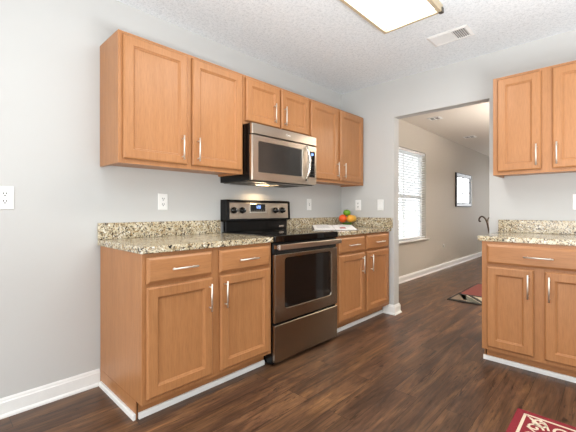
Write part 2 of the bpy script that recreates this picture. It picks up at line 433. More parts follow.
# ------------------------------------------------------------------ outside the dining window
MB().box(-40, -0.3, -20, 50, -0.5, -0.45).build('ground_outside', M['lawn'], structure=True)
TX, TY = -3.2, 11.15
tr_ = thing('bare_tree', 'bare leafless tree standing outside the dining room window', 'tree', (TX, TY, -0.45))
m = MB(); m.tube([(TX, TY, -0.449), (TX - 0.03, TY + 0.05, 0.8), (TX + 0.02, TY - 0.08, 2.2), (TX - 0.1, TY + 0.1, 4.6)], [0.06, 0.05, 0.04, 0.02], 10); m.build('trunk', M['bark'], tr_)
for (z0, dy, dx, L_) in ((0.5, 1.0, 0.2, 1.5), (0.75, -0.9, 0.3, 1.2), (1.05, 0.9, -0.3, 1.5), (1.35, -1.0, 0.1, 1.3), (1.7, 1.0, 0.3, 1.3), (2.1, -0.6, -0.3, 1.2), (2.5, 0.8, 0.2, 1.1)):
    m = MB(); b0 = Vector((TX, TY, z0)); d = Vector((dx, dy, 0.8)).normalized()
    m.tube([b0 + d * 0.05, b0 + d * L_ * 0.5 + Vector((0, 0, 0.05)), b0 + d * L_ + Vector((0, 0, 0.25))], [0.028, 0.018, 0.006], 7)
    m.tube([b0 + d * L_ * 0.5, b0 + d * L_ * 0.8 + Vector((0.3, 0.1, 0.5))], [0.02, 0.006], 6)
    m.tube([b0 + d * L_ * 0.3, b0 + d * L_ * 0.6 + Vector((-0.2, 0.2, 0.4))], [0.018, 0.006], 6)
    m.build('branch', M['bark'], tr_)

# ------------------------------------------------------------------ cabinets
def rect(u0, u1, z0, z1, i, d): return [(u0 + i, d, z0 + i), (u1 - i, d, z0 + i), (u1 - i, d, z1 - i), (u0 + i, d, z1 - i)]
def pull(f, name, parent, a, b):
    """bar handle from local point a to b, d is the bar's distance from the wall; posts run 28 mm back to the front"""
    m = MB(f)
    A, B = Vector(a), Vector(b); n = (B - A).normalized()
    m.tube([A, B], 0.0049, 10)
    for q in (A + n * 0.020, B - n * 0.020):
        m.tube([(q[0], q[1], q[2]), (q[0], q[1] - 0.0275, q[2])], 0.0045, 8)
    return m.build(name, M['nickel'], parent)
def door(f, root, u0, u1, z0, z1, d0, wm, hside):
    """shaker door with a recessed panel; hside: (u, z0, z1) of its bar pull"""
    t = 0.020; sw = 0.054
    m = MB(f)
    lp = [(0, d0), (0, d0 + t - 0.008), (0.004, d0 + t - 0.003), (0.009, d0 + t), (sw, d0 + t), (sw + 0.002, d0 + t - 0.0045), (sw + 0.010, d0 + t - 0.008), (sw + 0.012, d0 + t - 0.0125), (sw + 0.012, d0)]
    m.rings([rect(u0, u1, z0, z1, i, d) for i, d in lp], closed=True)
    dr = m.build('door', M['wz'], root)
    m = MB(f); m.box(u0 + sw + 0.0122, u1 - sw - 0.0122, d0 + 0.001, d0 + t - 0.0115, z0 + sw + 0.0122, z1 - sw - 0.0122); m.build('door_panel', M['wz'], dr)
    hu, h0, h1 = hside
    pull(f, 'handle', dr, (hu, d0 + t + 0.0285, h0), (hu, d0 + t + 0.0285, h1))
    return dr
def drawer(f, root, u0, u1, z0, z1, d0, wm, hu0, hu1, hz):
    t = 0.020; m = MB(f)
    m.rings([rect(u0, u1, z0, z1, i, d) for i, d in ((0, d0), (0, d0 + 0.010), (0.002, d0 + 0.0115), (0.013, d0 + t - 0.001), (0.016, d0 + t))])
    dr = m.build('drawer', wm, root)
    pull(f, 'handle', dr, (hu0, d0 + t + 0.0285, hz), (hu1, d0 + t + 0.0285, hz))
    return dr
BD, UD = 0.6118, 0.3009
TOE = 0.536
def base_cabinet(f, u0, u1, drawers, doors, wm, label, endpanel=None):
    loc = f((u0 + u1) / 2, BD / 2, 0)
    r = thing('base_cabinet', label, 'cabinet', loc, 'base cabinets')
    m = MB(f); m.box(u0, u1, 0.012, BD - 0.0195, 0.098, 0.872, 0.001); m.box(u0, u1, 0.012, TOE - 0.071, 0.0, 0.097); m.box(u0, u0 + 0.006, TOE - 0.0709, TOE + 0.004, 0.0, 0.097); m.build('carcass', M['wz'], r)
    m = MB(f); m.box(u0 + 0.014, u1, TOE - 0.0125, TOE, 0.0, 0.097); m.build('toe_kick', wm, r)
    m = MB(f)   # face frame: stiles, rails and the mullion
    st = 0.045
    for a, b in ((u0, u0 + st), (u1 - st, u1)): m.box(a, b, BD - 0.019, BD, 0.098, 0.872, 0.0012)
    for z0, z1 in ((0.098, 0.150), (0.690, 0.735), (0.832, 0.872)): m.box(u0 + st, u1 - st, BD - 0.019, BD, z0, z1)
    for i in range(len(doors) - 1):
        c = (doors[i][1] + doors[i + 1][0]) / 2; m.box(c - 0.038, c + 0.038, BD - 0.019, BD, 0.150, 0.690)
    for i in range(len(drawers) - 1):
        c = (drawers[i][1] + drawers[i + 1][0]) / 2; m.box(c - 0.038, c + 0.038, BD - 0.019, BD, 0.735, 0.832)
    m.build('face_frame', M['wz'], r)
    for a, b, h0, h1 in drawers: drawer(f, r, a, b, 0.716, 0.853, BD + 0.003, wm, h0, h1, 0.783)
    for a, b, hu in doors: door(f, r, a, b, 0.126, 0.698, BD + 0.003, wm, (hu, 0.508, 0.668))
    return r
def upper_cabinet(f, u0, u1, z0, doors, wm, label, hh=0.155):
    loc = f((u0 + u1) / 2, UD / 2, z0)
    r = thing('wall_cabinet', label, 'cabinet', loc, 'wall cabinets')
    ZT = 2.128
    m = MB(f); t = 0.016
    m.box(u0, u0 + t, 0.003, UD - 0.0195, z0, ZT, 0.0008); m.box(u1 - t, u1, 0.003, UD - 0.0195, z0, ZT, 0.0008)
    m.box(u0 + t, u1 - t, 0.003, UD - 0.0195, z0 + 0.014, z0 + 0.030); m.box(u0 + t, u1 - t, 0.003, UD - 0.0195, ZT - 0.018, ZT - 0.002); m.box(u0 + t, u1 - t, 0.003, 0.012, z0 + 0.031, ZT - 0.019)
    m.build('carcass', M['wz'], r)
    m = MB(f); st = 0.042
    for a, b in ((u0, u0 + st), (u1 - st, u1)): m.box(a, b, UD - 0.019, UD, z0, ZT, 0.0012)
    for a, b in ((z0, z0 + 0.045), (ZT - 0.04, ZT)): m.box(u0 + st, u1 - st, UD - 0.019, UD, a, b)
    c = (doors[0][1] + doors[1][0]) / 2; m.box(c - 0.036, c + 0.036, UD - 0.019, UD, z0 + 0.045, ZT - 0.04)
    m.build('face_frame', M['wz'], r)
    for a, b, hu in doors: door(f, r, a, b, z0 + 0.026, ZT - 0.020, UD + 0.003, wm, (hu, z0 + 0.053, z0 + 0.053 + hh))
    return r
base_cabinet(FL, 0.0, 0.905, [(0.020, 0.414, 0.145, 0.300), (0.464, 0.880, 0.596, 0.752)], [(0.020, 0.414, 0.387), (0.470, 0.880, 0.498)], M['wy'],
             'maple base cabinet left of the range, with an exposed end panel facing left')
base_cabinet(FL, 1.678, LY - 0.006, [(1.700, 2.110, 1.824, 1.988), (2.152, 2.585, 2.292, 2.458)], [(1.700, 2.110, 2.058), (2.160, 2.585, 2.218)], M['wy'],
             'maple base cabinet right of the range, tucked into the corner beside the opening')
base_cabinet(FR, 1.651, 2.345, [(1.686, 2.310, 1.910, 2.070)], [(1.686, 1.962, 1.934), (2.020, 2.310, 2.047)], M['wx'],
             'maple base cabinet with one wide drawer, standing right of the opening')
upper_cabinet(FL, 0.0, 0.905, 1.3676, [(0.023, 0.430, 0.388), (0.467, 0.885, 0.503)], M['wy'], 'maple wall cabinet with two tall doors left of the microwave, its end panel exposed')
upper_cabinet(FL, 0.907, 1.676, 1.752, [(0.925, 1.285, 1.215), (1.305, 1.660, 1.337)], M['wy'], 'short maple wall cabinet with two small doors directly above the microwave', 0.160)
upper_cabinet(FL, 1.678, LY - 0.006, 1.3676, [(1.694, 2.116, 2.092), (2.160, 2.592, 2.212)], M['wy'], 'maple wall cabinet with two tall doors right of the microwave, in the corner')
upper_cabinet(FR, 1.651, 2.345, 1.3676, [(1.684, 1.962, 1.935), (2.026, 2.310, 2.053)], M['wx'], 'maple wall cabinet with two tall doors hanging right of the opening')

# shoe moulding along the toe kicks
def shoe(m, f):
    pr = [(0, 0), (0.013, 0), (0.013, 0.022), (0.010, 0.030), (0, 0.031)]
    m.rings([[f(d, z, 0) for d, z in pr], [f(d, z, 1) for d, z in pr]])
m = MB(); shoe(m, lambda d, z, e: (TOE + 0.001 + d, (0.014, 0.903)[e], z)); m.build('trim_2', M['white'], structure=True)
m = MB(); shoe(m, lambda d, z, e: ((0.030, TOE + 0.006)[e], -0.001 - d, z)); m.build('trim_3', M['white'], structure=True)
m = MB(); shoe(m, lambda d, z, e: (TOE + 0.001 + d, (1.680, LY - 0.026)[e], z)); m.build('trim_4', M['white'], structure=True)
m = MB(); shoe(m, lambda d, z, e: ((1.645, 2.345)[e], LY - TOE - 0.001 - d, z)); m.build('trim_5', M['white'], structure=True)

# ------------------------------------------------------------------ worktops
ZC = 0.9097
def worktop(f, u0, u1, d1, label, splashes):
    r = thing('granite_worktop', label, 'worktop', f((u0 + u1) / 2, d1 / 2, 0.873), 'granite worktops')
    m = MB(f); m.box(u0, u1, 0.002, d1, 0.8735, ZC, 0.004, seg=2); m.build('slab', M['granite'], r)
    for k in splashes: m = MB(f); m.box(*k, ZC + 0.0005, 1.0143, 0.002); m.build('backsplash', M['granite'], r)
    return r
worktop(FL, -0.014, 0.903, 0.640, 'speckled granite worktop left of the range', [(-0.014, 0.903, 0.002, 0.021)])
worktop(FL, 1.677, LY - 0.002, 0.640, 'speckled granite worktop in the corner right of the range, under the fruit', [(1.677, LY - 0.002, 0.002, 0.021), (LY - 0.021, LY - 0.002, 0.0215, 0.655)])
worktop(FR, 1.625, 2.352, 0.624, 'speckled granite worktop right of the opening', [(1.626, 2.352, 0.002, 0.021)])

# ------------------------------------------------------------------ range
y0, y1 = 0.913, 1.655
rg = thing('electric_range', 'stainless steel and black electric range between the base cabinets', 'range', (0.33, (y0 + y1) / 2, 0))
m = MB(); m.box(0.026, 0.618, y0, y1, 0.012, 0.862, 0.003)
for yy in (y0 + 0.05, y1 - 0.09): m.box(0.08, 0.12, yy, yy + 0.04, 0, 0.012); m.box(0.54, 0.58, yy, yy + 0.04, 0, 0.012)
m.build('body', M['black'], rg)
m = MB(); m.box(0.026, 0.646, y0 - 0.002, y1 + 0.002, 0.866, 0.9165, 0.006, seg=3); ct = m.build('cooktop', M['glass_black'], rg)
for cx, cy, rr in ((0.20, y0 + 0.19, 0.075), (0.20, y1 - 0.19, 0.095), (0.48, y0 + 0.20, 0.105), (0.48, y1 - 0.19, 0.08)):
    m = MB(); pr = []
    m.lathe((cx, cy, 0.9166), [(rr, 0), (rr, 0.0003), (rr - 0.003, 0.0003), (rr - 0.003, 0)], 40, cap0=False, cap1=False)
    m.build('burner_ring', M['ring'], ct)
# back guard: recessed lower face, overhanging console
m = MB(); m.box(0.026, 0.060, y0 + 0.012, y1 - 0.012, 0.917, 1.010, 0.003)
m.rings([[(0.003, y, 1.0), (0.066, y, 1.000), (0.090, y, 1.008), (0.084, y, 1.170), (0.070, y, 1.181), (0.003, y, 1.181)] for y in (y0, y1)])
bg = m.build('back_guard', M['black'], rg)
sl = lambda z: 0.090 - (z - 1.008) * 0.006 / 0.152
m = MB(); m.rings([[(sl(1.022) + 0.001, y, 1.022), (sl(1.022) + 0.004, y, 1.024), (sl(1.158) + 0.004, y, 1.156), (sl(1.158) + 0.001, y, 1.158)] for y in (0.940, 1.622)])
cp = m.build('control_panel', M['steel'], rg)
for yy in (0.982, 1.068, 1.452, 1.542):
    c = (0.0925, yy, 1.094)
    m = MB(); m.lathe(c, [(0.027, 0.001), (0.027, 0.006), (0.021, 0.008), (0.019, 0.030), (0.016, 0.033)], 24, axis=0)
    m.box(0.118, 0.131, yy - 0.005, yy + 0.005, 1.075, 1.113, 0.003)
    kb = m.build('knob', M['black'], cp)
    m = MB(); m.box(0.1312, 0.1322, yy - 0.002, yy + 0.002, 1.095, 1.111); m.build('pointer_mark', M['plate'], kb)
m = MB(); m.box(0.0905, 0.0945, 1.150, 1.345, 1.070, 1.150, 0.001); bz = m.build('display_bezel', M['steel_bright'], cp)
m = MB(); m.box(0.0947, 0.0975, 1.157, 1.325, 1.083, 1.147, 0.001); cl = m.build('display', M['glass_black'], cp)
m = MB()
def seg7(m, x, yy, zz, s, on):
    w_, h_, t_ = s * 0.55, s, s * 0.13
    S = {'a': (0, w_, h_ - t_, h_), 'g': (0, w_, h_ / 2 - t_ / 2, h_ / 2 + t_ / 2), 'd': (0, w_, 0, t_), 'f': (0, t_, h_ / 2, h_), 'b': (w_ - t_, w_, h_ / 2, h_), 'e': (0, t_, 0, h_ / 2), 'c': (w_ - t_, w_, 0, h_ / 2)}
    for k in on:
        a, b, c, d = S[k]; m.box(x, x + 0.0008, yy + a, yy + b, zz + c, zz + d)
for i, g in enumerate(('bc', 'abged', 'abcdef')): seg7(m, 0.0976, 1.215 + i * 0.020, 1.110, 0.024, g)
m.build('clock_digits', M['display'], cp)
m = MB()
for i in range(6): m.box(0.0976, 0.0982, 1.165 + i * 0.026, 1.181 + i * 0.026, 1.088, 1.098, 0.0)
m.build('touch_keys', M['grey_metal'], cp)
m = MB(); m.box(0.0605, 0.0615, 1.535, 1.595, 0.939, 0.953, 0.0); m.build('badge', M['steel_bright'], rg)
m = MB(); m.box(0.0908, 0.0922, 1.225, 1.285, 1.044, 1.050); m.build('nameplate', M['grey_metal'], cp)
# oven door
X0, X1 = 0.620, 0.642
m = MB(); zz0, zz1 = 0.305, 0.783; a, b = y0 + 0.002, y1 - 0.002; ga, gb, gz0, gz1 = 1.016, 1.566, 0.394, 0.752
def rrect(a, b, c, d, r, x, n=6):
    pts = []
    for (cy, cz, s) in ((a + r, c + r, PI), (b - r, c + r, 1.5 * PI), (b - r, d - r, 0), (a + r, d - r, 0.5 * PI)):
        for k in range(n + 1): pts.append((x, cy + r * math.cos(s + k * PI / 2 / n), cz + r * math.sin(s + k * PI / 2 / n)))
    return pts
m.rings([rrect(a, b, zz0, zz1, 0.003, X0), rrect(a, b, zz0, zz1, 0.003, X1 - 0.003), rrect(a + 0.003, b - 0.003, zz0 + 0.003, zz1 - 0.003, 0.003, X1),
         rrect(ga - 0.004, gb + 0.004, gz0 - 0.004, gz1 + 0.004, 0.028, X1), rrect(ga, gb, gz0, gz1, 0.026, X1 - 0.005), rrect(ga, gb, gz0, gz1, 0.026, X0)], closed=True)
od = m.build('oven_door', M['range_steel'], rg)
m = MB(); m.rings([rrect(ga + 0.001, gb - 0.001, gz0 + 0.001, gz1 - 0.001, 0.025, X0 + 0.001), rrect(ga + 0.001, gb - 0.001, gz0 + 0.001, gz1 - 0.001, 0.025, X1 - 0.003)]); m.build('oven_window', M['oven_glass'], od)
m = MB()   # flat full-width handle on two brackets
m.box(0.668, 0.688, y0 + 0.004, y1 - 0.004, 0.818, 0.856, 0.004, seg=2); hd = m.build('handle', M['steel'], od)
for yy in (y0 + 0.004, y1 - 0.026): m = MB(); m.box(0.620, 0.6675, yy, yy + 0.022, 0.822, 0.852, 0.003); m.build('handle_bracket', M['steel_bright'], od)
m = MB(); m.box(0.619, 0.630, y0 + 0.002, y1 - 0.002, 0.787, 0.862, 0.001); m.build('vent_strip', M['matte_black'], rg)
m = MB(); m.rings([rrect(a, b, 0.030, 0.288, 0.003, X0), rrect(a, b, 0.030, 0.288, 0.003, X1 - 0.003), rrect(a + 0.003, b - 0.003, 0.033, 0.285, 0.003, X1)]); m.build('storage_drawer', M['range_steel'], rg)

# ------------------------------------------------------------------ microwave
mw = thing('microwave', 'stainless over-the-range microwave mounted above the range', 'microwave', (0.2, 1.29, 1.316))
ya, yb = 0.911, 1.672
m = MB(); m.box(0.004, 0.372, ya, yb, 1.318, 1.749, 0.002); m.build('body', M['black'], mw)
m = MB(); m.box(0.373, 0.402, ya + 0.001, yb - 0.001, 1.668, 1.748, 0.006, seg=2); tp = m.build('top_trim', M['steel'], mw)
m = MB(); c = (0.4025, 1.285, 1.710)
m.lathe(c, [(0.010, -0.0003), (0.010, 0.0008), (0.0075, 0.0008), (0.0075, -0.0003)], 20, axis=0, cap0=False, cap1=False); m.box(0.4022, 0.4030, 1.297, 1.328, 1.704, 1.712)
m.build('emblem', M['plate'], tp)
DX0, DX1 = 0.373, 0.402
m = MB(); wa, wb, wz0, wz1 = 0.977, 1.476, 1.384, 1.616; da, db_ = ya + 0.001, 1.548
m.rings([rrect(da, db_, 1.320, 1.662, 0.003, DX0), rrect(da, db_, 1.320, 1.662, 0.003, DX1 - 0.006), rrect(da + 0.004, db_ - 0.001, 1.323, 1.659, 0.003, DX1),
         rrect(wa - 0.003, wb + 0.003, wz0 - 0.003, wz1 + 0.003, 0.006, DX1), rrect(wa, wb, wz0, wz1, 0.004, DX1 - 0.004), rrect(wa, wb, wz0, wz1, 0.004, DX0)], closed=True)
dr = m.build('door', M['steel'], mw)
m = MB(); m.box(DX0 + 0.001, DX1 - 0.003, wa + 0.001, wb - 0.001, wz0 + 0.001, wz1 - 0.001); m.build('door_window', M['micro_glass'], dr)
m = MB(); pth = []
for k in range(13):
    q = k / 12; pth.append((0.404 + 0.046 * math.sin(PI * q) ** 0.8, 1.522, 1.352 + 0.296 * q))
m.tube(pth, [0.012] * 13, 12); m.build('handle', M['steel_bright'], dr)
m = MB(); m.box(DX0, DX1, 1.550, yb - 0.001, 1.320, 1.662, 0.004); cpn = m.build('control_panel', M['steel'], mw)
m = MB(); m.box(DX1 + 0.0005, DX1 + 0.0025, 1.566, 1.642, 1.385, 1.612, 0.0008); m.build('keypad', M['glass_black'], cpn)
m = MB()
for i, g in enumerate(('bc', 'abged', 'abcdef')): seg7(m, DX1 + 0.0026, 1.584 + i * 0.014, 1.578, 0.018, g)
m.build('clock_digits', M['display'], cpn)
m = MB()
for i in range(3):
    for j in range(5): m.box(DX1 + 0.0026, DX1 + 0.0030, 1.575 + i * 0.022, 1.589 + i * 0.022, 1.405 + j * 0.030, 1.416 + j * 0.030)
m.build('touch_keys', M['slot'], cpn)
m = MB(); m.box(0.02, 0.365, ya + 0.02, yb - 0.02, 1.3125, 1.3175, 0.001); un = m.build('underside_plate', M['grey_metal'], mw)
for yy in (ya + 0.06, yb - 0.32):
    m = MB()
    m.box(0.05, 0.24, yy, yy + 0.26, 1.3095, 1.3120)
    for k in range(12): m.box(0.055 + k * 0.0155, 0.062 + k * 0.0155, yy + 0.005, yy + 0.255, 1.3080, 1.3094)
    m.build('grease_filter', M['grey_metal'], un)
m = MB(); m.box(0.13, 0.17, 1.19, 1.31, 1.3070, 1.3092, 0.0008); m.build('lamp_lens', M['lens'], un)
area('range_lamp', (0.10, 1.28, 1.300), (0, -0.45, 0), 0.06, 0.12, 1.6, (1.0, 0.74, 0.45))

# ------------------------------------------------------------------ ceiling light and vents
lx0, lx1, ly0, ly1 = 1.108, 1.528, 0.375, 1.595
fx = thing('ceiling_light', 'large rectangular fluorescent ceiling light with a beige frame', 'ceiling light', ((lx0 + lx1) / 2, (ly0 + ly1) / 2, H))
ZL = H - 0.062
m = MB(); m.box(lx0 + 0.012, lx1 - 0.012, ly0 + 0.012, ly1 - 0.012, ZL + 0.050, H - 0.001); m.build('housing', M['white'], fx)
m = MB(); fw = 0.026
def rc(i, z): return [(lx0 + i, ly0 + i, z), (lx1 - i, ly0 + i, z), (lx1 - i, ly1 - i, z), (lx0 + i, ly1 - i, z)]
m.rings([rc(0, H - 0.012), rc(0, ZL + 0.004), rc(0.003, ZL), rc(fw, ZL), rc(fw, ZL + 0.026), rc(0.0115, ZL + 0.030), rc(0.0115, H - 0.012)], closed=True); m.build('frame', M['brass'], fx)
m = MB()
m.rings([[(x, y, z) for x, y, z in rc(fw + 0.001, ZL + 0.036)], rc(fw + 0.001, ZL + 0.024)]); m.build('diffuser', M['diffuser'], fx)
for xx, yy in ((lx1 - 0.05, ly1),):
    m = MB(); m.box(lx1 - 0.022, lx1 + 0.006, ly1 - 0.022, ly1 + 0.006, ZL - 0.006, ZL + 0.03, 0.003); m.build('corner_clip', M['grey_metal'], fx)
# kitchen supply register
vt = thing('ceiling_vent', 'white ceiling air register beside the fluorescent light, one bank of dark louvres', 'vent', (1.41, 2.09, H), 'ceiling registers')
def register(vt, x0, x1, y0, y1, split, leans=(-0.0055, 0.0055), z=H - 0.0005):
    m = MB(); bw = 0.022
    def r_(i, zz): return [(x0 + i, y0 + i, zz), (x1 - i, y0 + i, zz), (x1 - i, y1 - i, zz), (x0 + i, y1 - i, zz)]
    m.rings([r_(0, z), r_(0, z - 0.003), r_(bw * 0.8, z - 0.009), r_(bw, z - 0.009), r_(bw, z)], closed=True); m.build('frame', M['white'], vt)
    m = MB(); m.box(x0 + bw + 0.001, x1 - bw - 0.001, y0 + bw + 0.001, y1 - bw - 0.001, z - 0.0015, z - 0.0003); m.build('duct_plate', M['vent_dark'], vt)
    for k, (a, b) in enumerate(((x0 + bw, split), (split, x1 - bw))):
        m = MB(); n = max(3, int((b - a) / 0.014)); lean = leans[k]
        for i in range(n):
            xx = a + (i + 0.5) * (b - a) / n
            m.prism([(xx - 0.0012 - lean, y0 + bw, z - 0.002), (xx + 0.0012 - lean, y0 + bw, z - 0.002), (xx + 0.0012 + lean, y0 + bw, z - 0.0085), (xx - 0.0012 + lean, y0 + bw, z - 0.0085)], (0, y1 - y0 - 2 * bw, 0))
        m.box(b - 0.003, b, y0 + bw, y1 - bw, z - 0.0088, z - 0.0016)
        m.build('louvre_bank', M['white'], vt)
register(vt, 1.262, 1.562, 1.985, 2.185, 1.44)
v2 = thing('ceiling_vent', 'slim dark-slotted ceiling register near the dining room window', 'vent', (0.40, 4.46, H), 'ceiling registers')
register(v2, 0.31, 0.49, 4.38, 4.55, 0.40, (0.0055, 0.0055))
v3 = thing('ceiling_vent', 'farther ceiling register, above the framed mirror in the dining room', 'vent', (0.37, 6.25, H), 'ceiling registers')
register(v3, 0.27, 0.47, 6.14, 6.34, 0.37, (0.0055, 0.0055))

# ------------------------------------------------------------------ outlets and switches
def outlet(f, u, z, label, kind='duplex', wd=0.072, ht=0.118):
    r = thing('wall_outlet' if kind == 'duplex' else 'wall_switch', label, 'outlet' if kind == 'duplex' else 'switch', f(u, 0, z), 'wall plates')
    def R(i, d): return [(u - wd / 2 + i, d, z - ht / 2 + i), (u + wd / 2 - i, d, z - ht / 2 + i), (u + wd / 2 - i, d, z + ht / 2 - i), (u - wd / 2 + i, d, z + ht / 2 - i)]
    m = MB(f); m.rings([R(0, 0.0008), R(0, 0.003), R(0.003, 0.006)]); pl = m.build('cover_plate', M['plate'], r)
    if kind == 'duplex':
        for s in (-1, 1):
            m = MB(f); zc = z + s * 0.020
            pts = []
            for k in range(20):
                a = 2 * PI * k / 20; pts.append((u + 0.0165 * math.cos(a), 0.0062, zc + max(-0.0125, min(0.0125, 0.0165 * math.sin(a)))))
            m.prism(pts, (0, 0.002, 0)); rc_ = m.build('receptacle', M['plate'], r)
            m = MB(f)
            for du in (-0.0065, 0.0065): m.box(u + du - 0.0020, u + du + 0.0020, 0.0083, 0.0088, zc - 0.0010, zc + 0.0080)
            m.box(u - 0.0032, u + 0.0032, 0.0083, 0.0088, zc - 0.0100, zc - 0.0045); m.build('slots', M['slot'], rc_)
    elif kind == 'rocker':
        m = MB(f); m.prism([(u - 0.016, 0.0062, z - 0.033), (u - 0.016, 0.0100, z - 0.033), (u - 0.016, 0.0070, z + 0.002), (u - 0.016, 0.0085, z + 0.033), (u - 0.016, 0.0062, z + 0.033)], (0.032, 0, 0)); m.build('rocker', M['plate'], r)
    else:
        m = MB(f); m.box(u - 0.005, u + 0.005, 0.0062, 0.0080, z - 0.012, z + 0.012); m.build('toggle_slot', M['slot'], r)
        m = MB(f); m.prism([(u - 0.004, 0.0082, z - 0.006), (u - 0.004, 0.0190, z + 0.004), (u - 0.004, 0.0190, z + 0.010), (u - 0.004, 0.0082, z + 0.006)], (0.008, 0, 0)); m.build('toggle', M['plate'], r)
    return r
outlet(FL, -0.466, 1.161, 'white duplex wall outlet far left on the bare wall, cut by the frame', wd=0.078, ht=0.124)
outlet(FL, 0.417, 1.155, 'white duplex wall outlet above the left granite backsplash')
outlet(FL, 2.042, 1.155, 'white toggle switch on the left wall, right of the range back guard', 'toggle')
outlet(FR, 0.232, 1.151, 'off-white duplex wall outlet in the corner above the fruit bowl')
outlet(FR, 0.510, 1.151, 'white rocker switch on the narrow wall beside the opening', 'rocker')
outlet(FR, 2.150, 1.158, 'white duplex wall outlet above the right worktop, at the picture edge')
jk = thing('cable_jack', 'small round white cable jack low on the dining room wall under the mirror', 'cable jack', (0, 5.953, 0.429))
m = MB(); m.lathe((0.0008, 5.953, 0.429), [(0.032, 0), (0.032, 0.004), (0.026, 0.008)], 24, axis=0); m.build('cover_plate', M['plate'], jk)
m = MB(); m.lathe((0.0090, 5.953, 0.429), [(0.007, 0), (0.007, 0.010)], 12, axis=0); m.build('connector', M['nickel'], jk)

# ------------------------------------------------------------------ fruit bowl
bx, by = 0.176, 2.494
rt = Vector((0.724, 0.690, 0)); fw_ = Vector((0.57, -0.82, 0)); Bc = Vector((bx, by, 0))
m = MB(); z0 = ZC + 0.0012
m.lathe((bx, by, z0), [(0.034, 0.0), (0.036, 0.004), (0.030, 0.008), (0.045, 0.022), (0.060, 0.042), (0.0615, 0.045), (0.058, 0.0435), (0.042, 0.025), (0.020, 0.014), (0.004, 0.012)], 32)
tag(m.build('fruit_bowl', M['bowl'], None), 'small green bowl heaped with fruit on the corner worktop', 'bowl')
def fruit(name, mat, label, c, r, apple=False, squash=1.0):
    o = thing(name, label, 'fruit', c, 'fruit in the green bowl')
    prof = []
    n = 14
    for k in range(n + 1):
        a = -PI / 2 + PI * k / n; rr = r * math.cos(a); h = r * math.sin(a) * squash
        if apple:
            h -= r * 0.28 * math.exp(-(rr / (0.30 * r)) ** 2) * (1 if a > 0 else -0.6); rr *= 1.0 + 0.06 * math.sin(a)
        prof.append((max(rr, 0.0006), h))
    m = MB(); m.lathe(c, prof, 24); m.build('flesh', mat, o)
    zt = c[2] + prof[-1][1]
    m = MB()
    if apple: m.tube([(c[0], c[1], zt + 0.0005), (c[0] + 0.002, c[1], zt + 0.010), (c[0] + 0.006, c[1] + 0.002, zt + 0.020)], [0.0015, 0.0013, 0.002], 6)
    else: m.lathe((c[0], c[1], zt + 0.0003), [(0.0035, 0), (0.0045, 0.001), (0.002, 0.002)], 8)
    m.build('stem', M['stemb'], o)
    return o
zc = 1.002
P = lambda a, b, z: tuple(Bc + rt * a + fw_ * b + Vector((0, 0, z)))
fruit('orange', M['orange'], 'red-orange fruit at the left of the heap, partly over the bowl rim', P(-0.050, 0.014, zc), 0.0445)
fruit('orange', M['amber'], 'amber fruit at the front middle of the heap', P(0.034, 0.034, zc), 0.0425)
fruit('lemon', M['yellow'], 'golden yellow fruit at the right back of the heap', P(0.066, -0.040, zc), 0.038)
fruit('apple', M['apple'], 'green apple resting on top of the other fruit', P(-0.004, -0.002, zc + 0.064), 0.041, True, 0.92)

# ------------------------------------------------------------------ open book on the corner worktop
bk = thing('open_book', 'open white-paged book lying on the corner worktop in front of the fruit', 'book', (0.392, 1.945, ZC))
ang = YAW; ca, sa = math.cos(ang), math.sin(ang); bc = Vector((0.392, 1.945, ZC + 0.0012))
def bf(a, b, z):   # the binder is a wedge, thicker at the far side
    a *= 0.93; b *= 0.94; z = z + (0.030 * (b + 0.135) / 0.27 if z > 0.0001 else 0)
    return (bc.x + a * ca - b * sa, bc.y + a * sa + b * ca, bc.z + z)
m = MB(bf); m.box(-0.215, 0.215, -0.143, 0.143, 0.0, 0.002); m.build('cover', M['ink'], bk)
def curve(q, s):    # height of the page block at distance q (0 spine .. 1 edge)
    return 0.004 + 0.008 * math.sin(min(1, q * 2.2) * PI / 2) * (1 - 0.55 * q ** 2)
for s in (-1, 1):
    m = MB(bf); pts = [(s * 0.002, 0.0023)] + [(s * (0.002 + 0.206 * k / 12), curve(k / 12, s)) for k in range(13)] + [(s * 0.208, 0.0023)]
    m.rings([[(a, b, z) for a, z in pts] for b in (-0.138, 0.138)]); pg = m.build('pages', M['paper'], bk)
    m = MB(bf)
    rows = 9 if s < 0 else 5
    for k in range(rows):
        b = 0.10 - k * 0.022
        A = [(s * (0.05 + 0.13 * i / 4), curve((0.05 + 0.13 * i / 4 - 0.002) / 0.206, s) + 0.0006) for i in range(5)]
        m.rings([[(a, b, z), (a, b + 0.007, z), (a, b + 0.007, z + 0.0003), (a, b, z + 0.0003)] for a, z in A])
    m.build('printed_text', M['text'], pg)
    if s > 0:
        m = MB(bf); A = [(0.05 + 0.06 * i / 4, curve((0.05 + 0.06 * i / 4 - 0.002) / 0.206, s) + 0.0006) for i in range(5)]
        m.rings([[(a, -0.115, z), (a, -0.045, z), (a, -0.045, z + 0.0003), (a, -0.115, z + 0.0003)] for a, z in A]); m.build('picture', M['red_ink'], pg)

# ------------------------------------------------------------------ mirror, rugs, iron stand
mr = thing('wall_mirror', 'dark framed mirror hanging on the dining room wall', 'mirror', (0.02, 7.08, 1.50))
a, b, c, d = 6.585, 7.575, 1.165, 1.855
m = MB(); fw2 = 0.085
def rm(i, x): return [(x, a + i, c + i), (x, b - i, c + i), (x, b - i, d - i), (x, a + i, d - i)]
m.rings([rm(0, 0.002), rm(0, 0.022), rm(0.012, 0.032), rm(fw2 - 0.012, 0.026), rm(fw2, 0.014), rm(fw2, 0.002)], closed=True); m.build('frame', M['frame_dark'], mr)
m = MB(); m.box(0.004, 0.012, a + fw2 + 0.001, b - fw2 - 0.001, c + fw2 + 0.001, d - fw2 - 0.001); m.build('mirror_glass', M['mirror'], mr)

